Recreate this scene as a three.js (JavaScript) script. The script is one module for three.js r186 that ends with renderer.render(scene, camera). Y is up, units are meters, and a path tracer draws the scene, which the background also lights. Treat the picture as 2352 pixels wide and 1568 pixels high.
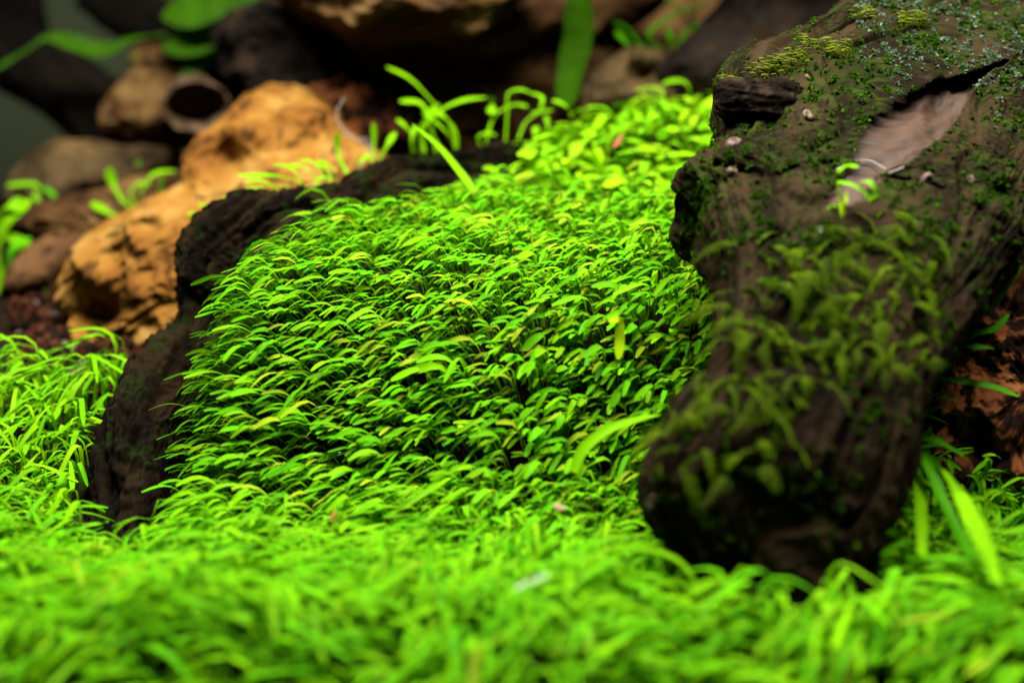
import * as THREE from 'three';
import { mergeGeometries } from 'three/addons/utils/BufferGeometryUtils.js';
import { MeshBVH } from 'three-mesh-bvh';
import { createNoise3D } from 'simplex-noise';
import { RectAreaLightUniformsLib } from 'three/addons/lights/RectAreaLightUniformsLib.js';

// ------------------------------------------------------------------ camera, light, exposure
const W = 1024, HGT = 682;
const scene = new THREE.Scene();
scene.background = new THREE.Color(0.0035, 0.0042, 0.004);      // the dark room round the tank
const PITCH = 15 * Math.PI / 180, FOV = 22.3;
const EYE = new THREE.Vector3(0, 0.20, 0.50);
const camera = new THREE.PerspectiveCamera(FOV, W / HGT, 0.02, 10);
camera.position.copy(EYE);
const FWD = new THREE.Vector3(0, -Math.sin(PITCH), -Math.cos(PITCH));
camera.lookAt(EYE.clone().add(FWD));
camera.focus = 0.517; camera.userData.fStop = 4.9;
const renderer = new THREE.WebGLRenderer();
renderer.setSize(W, HGT);
renderer.toneMapping = THREE.LinearToneMapping;
renderer.toneMappingExposure = 2.0;
renderer.shadowMap.enabled = true;

RectAreaLightUniformsLib.init();
const LAMP = { x: 0.03, y: 0.47, z: 0.016, w: 0.58, d: 0.13, i: 27, color: new THREE.Color(1.0, 0.985, 0.93) };
const lampLight = new THREE.RectAreaLight(LAMP.color, LAMP.i, LAMP.w, LAMP.d);
lampLight.position.set(LAMP.x, LAMP.y, LAMP.z);
lampLight.lookAt(LAMP.x, 0, LAMP.z);
scene.add(lampLight);

// ------------------------------------------------------------------ helpers
function rng(seed) { return () => { seed = (seed + 0x6d2b79f5) | 0; let t = Math.imul(seed ^ (seed >>> 15), 1 | seed); t = (t + Math.imul(t ^ (t >>> 7), 61 | t)) ^ t; return ((t ^ (t >>> 14)) >>> 0) / 4294967296; }; }
const R0 = rng(7);
const noise = createNoise3D(rng(11)), noise2 = createNoise3D(rng(23));
const V = (x, y, z) => new THREE.Vector3(x, y, z);
const lerp = (a, b, t) => a + (b - a) * t, clamp = (x, a = 0, b = 1) => Math.min(b, Math.max(a, x));
const sm = (a, b, x) => { const t = clamp((x - a) / (b - a)); return t * t * (3 - 2 * t); };
const fbm = (n, x, y, z, o = 4, g = 0.5) => { let s = 0, a = 1, m = 0; for (let i = 0; i < o; i++) { s += a * n(x, y, z); m += a; a *= g; x *= 2.03; y *= 2.03; z *= 2.03; } return s / m; };
const ridged = (n, x, y, z, o = 4) => { let s = 0, a = 1, m = 0; for (let i = 0; i < o; i++) { s += a * (1 - Math.abs(n(x, y, z))); m += a; a *= 0.5; x *= 2.1; y *= 2.1; z *= 2.1; } return s / m; };
// the camera's axes, used only to measure where things stand: (u, v) on a 2352 x 1568 print, D metres along the view
const RIGHT = V(1, 0, 0), UP = V(0, Math.cos(PITCH), -Math.sin(PITCH)), FPX = 784 / Math.tan(FOV * Math.PI / 360);
const P = (u, v, D) => EYE.clone().addScaledVector(RIGHT, D * (u - 1176) / FPX).addScaledVector(UP, D * (784 - v) / FPX).addScaledVector(FWD, D);
const seenAt = (q) => { const d = q.clone().sub(EYE), D = d.dot(FWD); return [1176 + FPX * d.dot(RIGHT) / D, 784 - FPX * d.dot(UP) / D, D]; };
const used = {};
function named(o, name) { const k = used[name] = (used[name] ?? -1) + 1; o.name = k ? `${name}_${String(k).padStart(3, '0')}` : name; return o; }
function tag(o, label, category, group) { o.userData.label = label; o.userData.category = category; if (group) o.userData.group = group; return o; }
function base(name, pos, label, category, group) { const g = named(new THREE.Group(), name); g.position.copy(pos); scene.add(g); return tag(g, label, category, group); }
function mesh(geo, mat) { const m = new THREE.Mesh(geo, mat); m.castShadow = m.receiveShadow = true; return m; }
function part(name, geo, mat, parent) { const m = mesh(geo, mat); m.name = name; parent.add(m); return m; }
function local(geo, pos) { return geo.translate(-pos.x, -pos.y, -pos.z); }
function geom(pos, idx, col, nor) {
  const g = new THREE.BufferGeometry();
  g.setAttribute('position', new THREE.BufferAttribute(new Float32Array(pos), 3));
  if (col) g.setAttribute('color', new THREE.BufferAttribute(new Float32Array(col), 3));
  g.setIndex(idx);
  if (nor) g.setAttribute('normal', new THREE.BufferAttribute(new Float32Array(nor), 3)); else g.computeVertexNormals();
  return g;
}
const curve1 = (pts) => (x) => { // smooth curve through [x, y] points, ascending x
  if (x <= pts[0][0]) return pts[0][1];
  for (let i = 0; i < pts.length - 1; i++) if (x <= pts[i + 1][0]) { const t = (x - pts[i][0]) / (pts[i + 1][0] - pts[i][0]); return lerp(pts[i][1], pts[i + 1][1], t * t * (3 - 2 * t) * 0.5 + t * 0.5); }
  return pts[pts.length - 1][1];
};
const std = (o) => new THREE.MeshPhysicalMaterial({ roughness: 0.85, specularIntensity: 0.5, ...o });
const M = {
  leaf: std({ vertexColors: true, roughness: 0.96, side: THREE.DoubleSide, transmission: 0.34, thickness: 0, clearcoat: 0.02, clearcoatRoughness: 0.25, specularIntensity: 0.03 }),
  moss: std({ vertexColors: true, roughness: 0.96, side: THREE.DoubleSide, transmission: 0.3, thickness: 0, specularIntensity: 0.03 }),
  rock: std({ vertexColors: true, roughness: 0.8, specularIntensity: 0.05 }),
  wood: std({ vertexColors: true, roughness: 0.8, specularIntensity: 0.035 }),
  heart: std({ vertexColors: true, roughness: 0.6, specularIntensity: 0.2 }),
  soil: std({ vertexColors: true, roughness: 0.95, specularIntensity: 0.05 }),
  panel: std({ color: new THREE.Color(0.034, 0.042, 0.021), roughness: 0.9, specularIntensity: 0.1 }),
  root: std({ color: new THREE.Color(0.22, 0.19, 0.16), roughness: 0.6, transmission: 0.2, thickness: 0 }),
  shell: std({ vertexColors: true, roughness: 0.35, specularIntensity: 0.3 }),
  bubble: std({ color: new THREE.Color(1, 1, 1), roughness: 0.0, transmission: 1, thickness: 0, ior: 1.33, specularIntensity: 1 }),
  housing: std({ color: new THREE.Color(0.5, 0.5, 0.52), roughness: 0.4, metalness: 0.6 }),
  lens: std({ color: new THREE.Color(0.8, 0.8, 0.8), emissive: LAMP.color, emissiveIntensity: 1.5 }),
};

// ------------------------------------------------------------------ ground
const baseY = curve1([[-0.5, 0.02], [-0.3, 0.034], [-0.18, 0.052], [-0.08, 0.040], [-0.03, 0.033], [0.04, 0.017], [0.08, 0.020], [0.105, 0.0235], [0.125, 0.024], [0.138, 0.019], [0.155, 0.002]]);
const moundY = curve1([[-0.20, 0.061], [-0.17, 0.061], [-0.13, 0.060], [-0.093, 0.047], [-0.053, 0.049], [-0.023, 0.0485], [-0.001, 0.0445], [0.0105, 0.0315], [0.020, 0.022], [0.030, 0.010], [0.045, 0.005], [0.062, 0.0015], [0.08, 0]]);
const edgeX = curve1([[-0.22, 0.11], [-0.165, 0.050], [-0.14, 0.016], [-0.105, -0.002], [-0.083, -0.034], [-0.061, -0.068], [-0.032, -0.080], [-0.012, -0.086], [0.029, -0.088], [0.053, -0.094], [0.09, -0.095]]);
const moundMask = (x, z) => { const e = edgeX(z); return sm(e - 0.004, e + 0.014, x) * (1 - sm(0.10, 0.135, x)); };
const groundY = (x, z) => baseY(z) + moundMask(x, z) * (moundY(z + 0.006 * noise2(x * 22, 5, z * 12)) + 0.003 * noise(x * 34, 2, z * 34)) + 0.0022 * fbm(noise, x * 25, 0, z * 25, 3)
  - 0.004 * sm(0.0, 0.06, x) * sm(0.075, 0.10, z) - 0.012 * sm(-0.125, -0.108, x) * (1 - sm(-0.104, -0.090, x)) * sm(0.075, 0.03, z);
const groundN = (x, z) => { const e = 0.003; return V(groundY(x - e, z) - groundY(x + e, z), 2 * e, groundY(x, z - e) - groundY(x, z + e)).normalize(); };
{
  const pos = [], col = [], idx = [], nx = 300, nz = 260, x0 = -0.42, x1 = 0.42, z0 = -0.5, z1 = 0.165;
  for (let j = 0; j <= nz; j++) for (let i = 0; i <= nx; i++) {
    const x = lerp(x0, x1, i / nx), z = lerp(z0, z1, j / nz);
    pos.push(x, groundY(x, z) + 0.0008 * noise2(x * 300, 1, z * 300), z);
    const k = 0.6 + 0.4 * noise(x * 160, 3, z * 160); col.push(0.014 * k, 0.009 * k, 0.005 * k);
  }
  for (let j = 0; j < nz; j++) for (let i = 0; i < nx; i++) { const a = j * (nx + 1) + i; idx.push(a, a + nx + 1, a + 1, a + 1, a + nx + 1, a + nx + 2); }
  const g = named(mesh(geom(pos, idx, col), M.soil), 'ground'); g.userData.kind = 'structure'; g.userData.label = 'dark brown aquarium soil under the plants and stones'; scene.add(g);
  const b = named(mesh(new THREE.BoxGeometry(1.3, 0.55, 0.02), M.panel), 'backdrop'); b.position.set(0, 0.22, -0.50); b.userData.kind = 'structure'; b.userData.label = 'dim grey green backdrop behind the stones'; scene.add(b);
}

// ------------------------------------------------------------------ rocks: closed bodies with an outline of their own, real thickness and relief
const mixc = (a, b, t) => [lerp(a[0], b[0], t), lerp(a[1], b[1], t), lerp(a[2], b[2], t)];
const PAL = {
  ochre: [[0.165, 0.074, 0.012], [0.115, 0.045, 0.008], [0.032, 0.014, 0.004], [0.215, 0.115, 0.026]],
  umber: [[0.060, 0.030, 0.010], [0.034, 0.016, 0.006], [0.010, 0.005, 0.002], [0.10, 0.056, 0.019]],
  grey: [[0.052, 0.034, 0.014], [0.034, 0.021, 0.009], [0.013, 0.008, 0.004], [0.085, 0.050, 0.018]],
  red: [[0.13, 0.040, 0.013], [0.07, 0.022, 0.008], [0.009, 0.004, 0.002], [0.20, 0.075, 0.022]],
  tan: [[0.090, 0.043, 0.017], [0.058, 0.027, 0.011], [0.022, 0.010, 0.005], [0.12, 0.062, 0.025]],
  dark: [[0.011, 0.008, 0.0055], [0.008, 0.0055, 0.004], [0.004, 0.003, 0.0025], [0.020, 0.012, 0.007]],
};
const nearer = (D) => (D > 0.64 ? 0.64 + (D - 0.64) * 0.55 : D);
function rock(name, label, outline, D0, thick, o = {}) {
  const D = nearer(D0);
  const { tilt = 0.5, pal = 'umber', rough = 0.06, f = 40, dents = [], seed = 0, nT = 190, nF = 120, strata = 0, dir = [1, 0.3], block = 0.54 } = o;
  const grow = o.grow ?? 1.03;
  const poly = outline.map(([u, v]) => P(u, v, D));
  const cu = outline.reduce((s, p) => s + p[0], 0) / outline.length, cv = outline.reduce((s, p) => s + p[1], 0) / outline.length, c = P(cu, cv, D);
  const flat = poly.map((p) => { const d = p.clone().sub(c); return [d.dot(RIGHT) * grow, d.dot(UP) * grow]; });
  const size = Math.max(...flat.map(([x, y]) => Math.hypot(x, y)));
  const reach = (th) => { // distance from the middle to the outline that way
    const cx = Math.cos(th), cy = Math.sin(th); let best = size * 0.2;
    for (let i = 0; i < flat.length; i++) {
      const [ax, ay] = flat[i], [bx, by] = flat[(i + 1) % flat.length], ex = bx - ax, ey = by - ay, den = cx * ey - cy * ex;
      if (Math.abs(den) < 1e-12) continue;
      const t = (ax * ey - ay * ex) / den, s = (ax * cy - ay * cx) / den;
      if (t > 0 && s >= -1e-6 && s <= 1 + 1e-6) best = Math.max(best, t);
    }
    return best;
  };
  const rs = [...Array(nT)].map((_, i) => reach(i / nT * 2 * Math.PI));
  const smooth = rs.map((_, i) => (rs[(i + nT - 2) % nT] + 2 * rs[(i + nT - 1) % nT] + 3 * rs[i] + 2 * rs[(i + 1) % nT] + rs[(i + 2) % nT]) / 9);
  const dd = dents.map(([u, v, r, h]) => { const d = P(u, v, D).sub(c); return [d.dot(RIGHT), d.dot(UP), D * r / FPX, h]; });
  const pos = [], col = [], idx = [], pals = PAL[pal];
  for (let j = 0; j <= nF; j++) {
    const ph = (j / nF - 0.5) * Math.PI, cp = Math.pow(Math.max(0, Math.cos(ph)), block), sp = Math.sign(ph) * Math.pow(Math.abs(Math.sin(ph)), 0.8);
    for (let i = 0; i < nT; i++) {
      const th = i / nT * 2 * Math.PI, r = smooth[i] * cp;
      let x = r * Math.cos(th), y = r * Math.sin(th), z = sp * thick; // z towards the camera
      const q = [x * f + seed * 3.7, y * f + seed, z * f];
      const big = fbm(noise, q[0] * 0.6, q[1] * 0.6, q[2] * 0.6, 2), fine = ridged(noise2, q[0] * 1.4, q[1] * 1.4, q[2] * 1.4, 5) - 0.6;
      let k = 1 + rough * (0.9 * big + 1.3 * fine - 2.0 * Math.abs(noise(q[0] * 0.8 + 4, q[1] * 0.8, q[2] * 0.8)) + 0.7);
      if (strata) k += strata * 0.06 * (1 - Math.abs(noise((x * dir[1] - y * dir[0]) * f * 4 + seed, (x * dir[0] + y * dir[1]) * f * 0.5, z * f)));
      x *= k; y *= k; z *= k;
      z += size * rough * 1.2 * big + size * rough * 0.7 * fine * (z > 0 ? 1 : 0.3);
      for (const [dx, dy, dr, h] of dd) if (z > -thick * 0.2) z -= h * Math.exp(-((x - dx) ** 2 + ((y - dy) * 1.5) ** 2) / (dr * dr));
      const w = c.clone().addScaledVector(RIGHT, x).addScaledVector(UP, y).addScaledVector(FWD, -z + tilt * y);
      pos.push(w.x, w.y, w.z);
      const a = fbm(noise2, q[0] * 0.9 + 9, q[1] * 0.9, q[2] * 0.9, 4), b = fbm(noise, q[0] * 2.6, q[1] * 2.6 + 5, q[2] * 2.6, 4);
      let cl = mixc(pals[0], pals[1], sm(-0.15, 0.35, a)); cl = mixc(cl, pals[3], sm(0.1, 0.5, -a + 0.3 * b)); cl = mixc(cl, pals[2], 0.85 * sm(0.22, 0.5, b + 0.35 * a));
      if (pal === 'red') cl = mixc(cl, pals[2], sm(-0.12, 0.1, b));
      col.push(...cl);
    }
  }
  for (let j = 0; j < nF; j++) for (let i = 0; i < nT; i++) { const a = j * nT + i, b = j * nT + (i + 1) % nT; idx.push(a, b, a + nT, b, b + nT, a + nT); }
  const g = local(geom(pos, idx, col), c), m = named(mesh(g, M.rock), name);
  m.position.copy(c); scene.add(m); return tag(m, label, 'rock');
}
rock('ochre_rock', 'long lit ochre stone sloping up to a blunt peak behind the dark gnarled root', [[600, 196], [655, 203], [700, 226], [745, 248], [790, 310], [840, 350], [900, 400], [870, 480], [760, 560], [640, 640], [560, 720], [430, 795], [290, 812], [248, 772], [205, 695], [200, 645], [215, 595], [242, 550], [315, 500], [390, 452], [424, 420], [438, 360], [460, 318], [520, 260], [560, 223]], 0.678, 0.040,
  { pal: 'ochre', tilt: 0.55, rough: 0.045, f: 38, grow: 1.02, seed: 3, dents: [[535, 385, 58, 0.012], [285, 725, 66, 0.022], [440, 440, 45, 0.008], [640, 300, 34, 0.005], [350, 600, 45, 0.005], [720, 330, 40, 0.004], [400, 535, 30, 0.005]], strata: 0.55, dir: [1, 0.55], nT: 420, nF: 260 });
rock('flat_stone', 'broad flat grey brown stone lying far back at the left', [[62, 410], [85, 350], [130, 322], [215, 318], [300, 338], [375, 325], [410, 350], [400, 400], [300, 440], [180, 490], [70, 480]], 0.82, 0.03, { pal: 'grey', tilt: 1.1, seed: 12, rough: 0.05, dents: [[320, 380, 40, 0.008]] });
rock('brown_stone', 'reddish brown stone under the flat grey stone', [[60, 480], [150, 460], [250, 440], [330, 400], [430, 400], [420, 470], [330, 530], [200, 560], [70, 540]], 0.76, 0.03, { pal: 'umber', tilt: 0.8, seed: 15 });
rock('brown_stone', 'smooth brown stone wedged beside the ochre stone', [[40, 620], [70, 570], [130, 535], [210, 530], [215, 560], [180, 610], [150, 660], [80, 690], [30, 680]], 0.70, 0.025, { pal: 'tan', tilt: 0.5, seed: 17, rough: 0.04 });
rock('dark_stone', 'dim brown stone behind the hollow wood stub', [[245, 280], [265, 210], [320, 160], [400, 165], [470, 210], [520, 280], [480, 340], [330, 330], [250, 310]], 0.84, 0.03, { pal: 'umber', tilt: 0.4, seed: 20 });
rock('dark_stone', 'dark stone below the broad leaves at the top left', [[300, 150], [330, 110], [430, 100], [510, 120], [560, 180], [520, 240], [380, 230]], 0.88, 0.03, { pal: 'umber', tilt: 0.5, seed: 22 });
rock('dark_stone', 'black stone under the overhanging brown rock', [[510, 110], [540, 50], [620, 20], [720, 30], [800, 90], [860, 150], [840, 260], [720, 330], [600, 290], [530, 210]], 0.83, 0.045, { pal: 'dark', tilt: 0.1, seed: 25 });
rock('overhanging_rock', 'big layered brown rock jutting out over the dark hollow at the top', [[640, -30], [660, 10], [730, 45], [790, 85], [830, 112], [900, 92], [980, 82], [1040, 105], [1085, 112], [1130, 70], [1170, 35], [1180, -80], [900, -160], [700, -120]], 0.74, 0.045, { pal: 'umber', tilt: 0.35, seed: 28, strata: 0.9, dir: [1, 0.05], f: 34, nT: 260, nF: 150 });
rock('brown_stone', 'smooth orange brown stone between the overhanging rock and the hanging ribbon leaf', [[1085, 130], [1130, 80], [1180, 40], [1260, 15], [1330, 5], [1330, 70], [1270, 105], [1190, 135], [1120, 150]], 0.80, 0.03, { pal: 'tan', tilt: 0.2, seed: 31, rough: 0.03 });
rock('brown_stone', 'reddish brown stone to the right of the hanging ribbon leaf', [[1290, 70], [1340, -10], [1450, -40], [1560, -30], [1500, 30], [1420, 85], [1340, 130]], 0.84, 0.03, { pal: 'umber', tilt: 0.4, seed: 33 });
rock('tan_stone', 'pale tan stone under the hair grass tuft at the top', [[1325, 235], [1340, 190], [1390, 145], [1440, 115], [1540, 120], [1590, 180], [1560, 260], [1400, 290], [1330, 280]], 0.73, 0.03, { pal: 'grey', tilt: 0.55, seed: 36, dents: [[1470, 190, 40, 0.012]] });
rock('dark_stone', 'big black stone filling the hollow above the thin branch', [[640, 300], [740, 140], [880, 40], [1100, 40], [1320, 40], [1420, 200], [1380, 380], [1100, 430], [800, 430]], 0.84, 0.04, { pal: 'umber', tilt: 0.0, seed: 38 });
rock('dark_stone', 'red brown stone deep in the hollow beside the ochre peak', [[700, 200], [780, 175], [880, 190], [950, 240], [940, 330], [830, 390], [760, 330]], 0.765, 0.02, { pal: 'red', tilt: 0.2, seed: 41 });
rock('dark_stone', 'black stone wall behind the wispy grass tuft at the top', [[1150, -120], [1850, -120], [1850, 260], [1500, 240], [1250, 150]], 0.98, 0.03, { pal: 'umber', tilt: 0.1, seed: 61 });
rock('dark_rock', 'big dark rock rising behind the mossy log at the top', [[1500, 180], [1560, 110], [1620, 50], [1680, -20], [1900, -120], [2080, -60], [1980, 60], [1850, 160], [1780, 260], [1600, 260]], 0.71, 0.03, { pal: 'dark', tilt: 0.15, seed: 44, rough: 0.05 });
rock('rust_red_rock', 'rough rust red rock with black specks, right of the log', [[2080, 1080], [2120, 900], [2200, 760], [2260, 640], [2360, 540], [2640, 560], [2680, 900], [2600, 1180], [2300, 1260], [2120, 1200]], 0.528, 0.022, { pal: 'red', tilt: 0.35, seed: 47, rough: 0.07, f: 55, nT: 300, nF: 190 });

// ------------------------------------------------------------------ driftwood: lofted between stations [uL, vL, uR, vR, D, depth ratio]
function loft(st, o = {}) {
  const { nT = 300, nF = 240, color, relief, power = 0.85 } = o;
  const cr = (p0, p1, p2, p3, t) => 0.5 * (2 * p1 + (p2 - p0) * t + (2 * p0 - 5 * p1 + 4 * p2 - p3) * t * t + (3 * p1 - p0 - 3 * p2 + p3) * t * t * t);
  const at = (t) => { const x = t * (st.length - 1), i = Math.min(st.length - 2, Math.floor(x)), g = (k) => st[clamp(k, 0, st.length - 1)]; return st[0].map((_, c) => cr(g(i - 1)[c], g(i)[c], g(i + 1)[c], g(i + 2)[c], x - i)); };
  const rings = [...Array(nT + 1)].map((_, j) => { const s = at(j / nT), L = P(s[0], s[1], s[4]), Rr = P(s[2], s[3], s[4]); return { c: L.clone().add(Rr).multiplyScalar(0.5), a: Rr.sub(L).multiplyScalar(0.5), k: s[5] }; });
  const pos = [], len = [0]; for (let j = 1; j <= nT; j++) len.push(len[j - 1] + rings[j].c.distanceTo(rings[j - 1].c));
  rings.forEach((r, j) => {
    const tan = rings[Math.min(nT, j + 16)].c.clone().sub(rings[Math.max(0, j - 16)].c).normalize(), b = new THREE.Vector3().crossVectors(r.a, tan).normalize();
    if (b.dot(FWD) > 0) b.negate();
    b.multiplyScalar(r.a.length() * r.k);
    for (let i = 0; i < nF; i++) {
      const ph = i / nF * 2 * Math.PI, cx = Math.cos(ph), sx = Math.sin(ph), c = Math.sign(cx) * Math.abs(cx) ** power, s = Math.sign(sx) * Math.abs(sx) ** power;
      const p = r.c.clone().addScaledVector(r.a, c).addScaledVector(b, s); pos.push(p.x, p.y, p.z);
    }
  });
  const idx = [];
  for (let j = 0; j < nT; j++) for (let i = 0; i < nF; i++) { const a = j * nF + i, b = j * nF + (i + 1) % nF; idx.push(a, a + nF, b, b, a + nF, b + nF); }
  for (const [j, f] of [[0, 0], [nT, 1]]) { const k = pos.length / 3; pos.push(rings[j].c.x, rings[j].c.y, rings[j].c.z); for (let i = 0; i < nF; i++) { const a = j * nF + i, b = j * nF + (i + 1) % nF; f ? idx.push(k, b, a) : idx.push(k, a, b); } }
  let g = geom(pos, idx); // smooth body first, then relief along its normals
  const n = g.attributes.normal, p = g.attributes.position;
  let sgn = 0; for (let i = 0; i < nF; i++) { const k = (nT >> 1) * nF + i; sgn += (p.getX(k) - rings[nT >> 1].c.x) * n.getX(k) + (p.getY(k) - rings[nT >> 1].c.y) * n.getY(k) + (p.getZ(k) - rings[nT >> 1].c.z) * n.getZ(k); }
  if (sgn < 0) { for (let i = 0; i < idx.length; i += 3) [idx[i + 1], idx[i + 2]] = [idx[i + 2], idx[i + 1]]; g = geom(pos, idx); }
  const N = g.attributes.normal.array, Q = g.attributes.position.array, col = [];
  for (let v = 0; v < Q.length / 3; v++) {
    const j = Math.min(nT, Math.floor(v / nF)), i = v % nF, ph = i / nF * 2 * Math.PI, rad = rings[j].a.length(), w = { x: Q[v * 3], y: Q[v * 3 + 1], z: Q[v * 3 + 2], l: len[j], t: j / nT, ph, ax: Math.cos(ph) * rad, ay: Math.sin(ph) * rad };
    const h = relief(w);
    for (let c = 0; c < 3; c++) Q[v * 3 + c] += N[v * 3 + c] * h;
    col.push(...color(w, h));
  }
  return geom(Q, idx, col);
}
const woodRelief = (amp, gf, seed) => (w) => {
  const grain = ridged(noise, w.ax * gf + seed, w.ay * gf, w.l * gf * 0.16, 4) - 0.62, lump = fbm(noise2, w.ax * 28 + seed, w.ay * 28, w.l * 22, 3), fine = fbm(noise, w.x * 420, w.y * 420, w.z * 420, 3);
  return amp * (0.9 * lump + 0.8 * grain) + 0.00028 * fine;
};
const castOn = (g) => { const bvh = new MeshBVH(g, { indirect: true }); return (u, v) => { const d = P(u, v, 1).sub(EYE).normalize(), h = bvh.raycastFirst(new THREE.Ray(EYE, d), THREE.DoubleSide); return h ? { point: h.point, face: h.faceIndex, normal: h.face.normal.clone().multiplyScalar(h.face.normal.dot(d) > 0 ? -1 : 1), bvh } : null; }; };

// the big mossy log
const logMoss = (w) => fbm(noise, w.x * 38 + 4, w.y * 38, w.z * 38, 4) + 0.5 * fbm(noise2, w.x * 170, w.y * 170, w.z * 170, 3);
let logGeo = loft([
  [1660, 1480, 1990, 1440, 0.435, 0.60], [1590, 1330, 2015, 1290, 0.437, 0.55], [1485, 1180, 2065, 1165, 0.440, 0.5], [1470, 1080, 2095, 1060, 0.443, 0.5], [1540, 960, 2120, 950, 0.447, 0.5],
  [1640, 800, 2180, 830, 0.455, 0.48], [1650, 660, 2265, 705, 0.468, 0.46], [1610, 560, 2335, 595, 0.480, 0.44], [1600, 520, 2350, 560, 0.486, 0.43], [1535, 482, 2360, 530, 0.492, 0.42], [1560, 440, 2368, 500, 0.498, 0.42], [1640, 385, 2375, 470, 0.505, 0.41], [1650, 320, 2380, 435, 0.513, 0.40], [1645, 200, 2390, 350, 0.530, 0.38],
  [1790, 130, 2440, 250, 0.546, 0.36], [1990, -20, 2540, 110, 0.572, 0.36], [2130, -160, 2700, -20, 0.597, 0.36]],
{ nT: 460, nF: 420, power: 0.58, relief: (w) => woodRelief(0.0019, 90, 2)(w) + 0.0013 * (ridged(noise2, w.ax * 230, w.ay * 230, w.l * 16, 3) - 0.6) - 0.0020 * sm(0.80, 0.97, 1 - Math.abs(noise(w.ax * 34 + 3, w.ay * 34, w.l * 5))) + 0.0004 * noise2(w.x * 130, w.y * 130, w.z * 130), color: (w) => {
  const m = logMoss(w) + 0.9 * noise2(w.x * 520, w.y * 520, w.z * 520) - 0.1, d = fbm(noise2, w.ax * 60, w.ay * 60, w.l * 12, 3), wood = mixc([0.0058, 0.0035, 0.0017], [0.020, 0.0122, 0.0056], sm(-0.4, 0.5, d + 0.4 * noise(w.x * 400, w.y * 400, w.z * 400)));
  return mixc(wood, mixc([0.008, 0.013, 0.0015], [0.015, 0.027, 0.0018], sm(-0.2, 0.5, noise(w.x * 120, w.y * 120, w.z * 120))), 0.75 * sm(-0.2, 0.45, m) * sm(0.3, 0.42, w.t)); } });
const logCast0 = castOn(logGeo);
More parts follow.
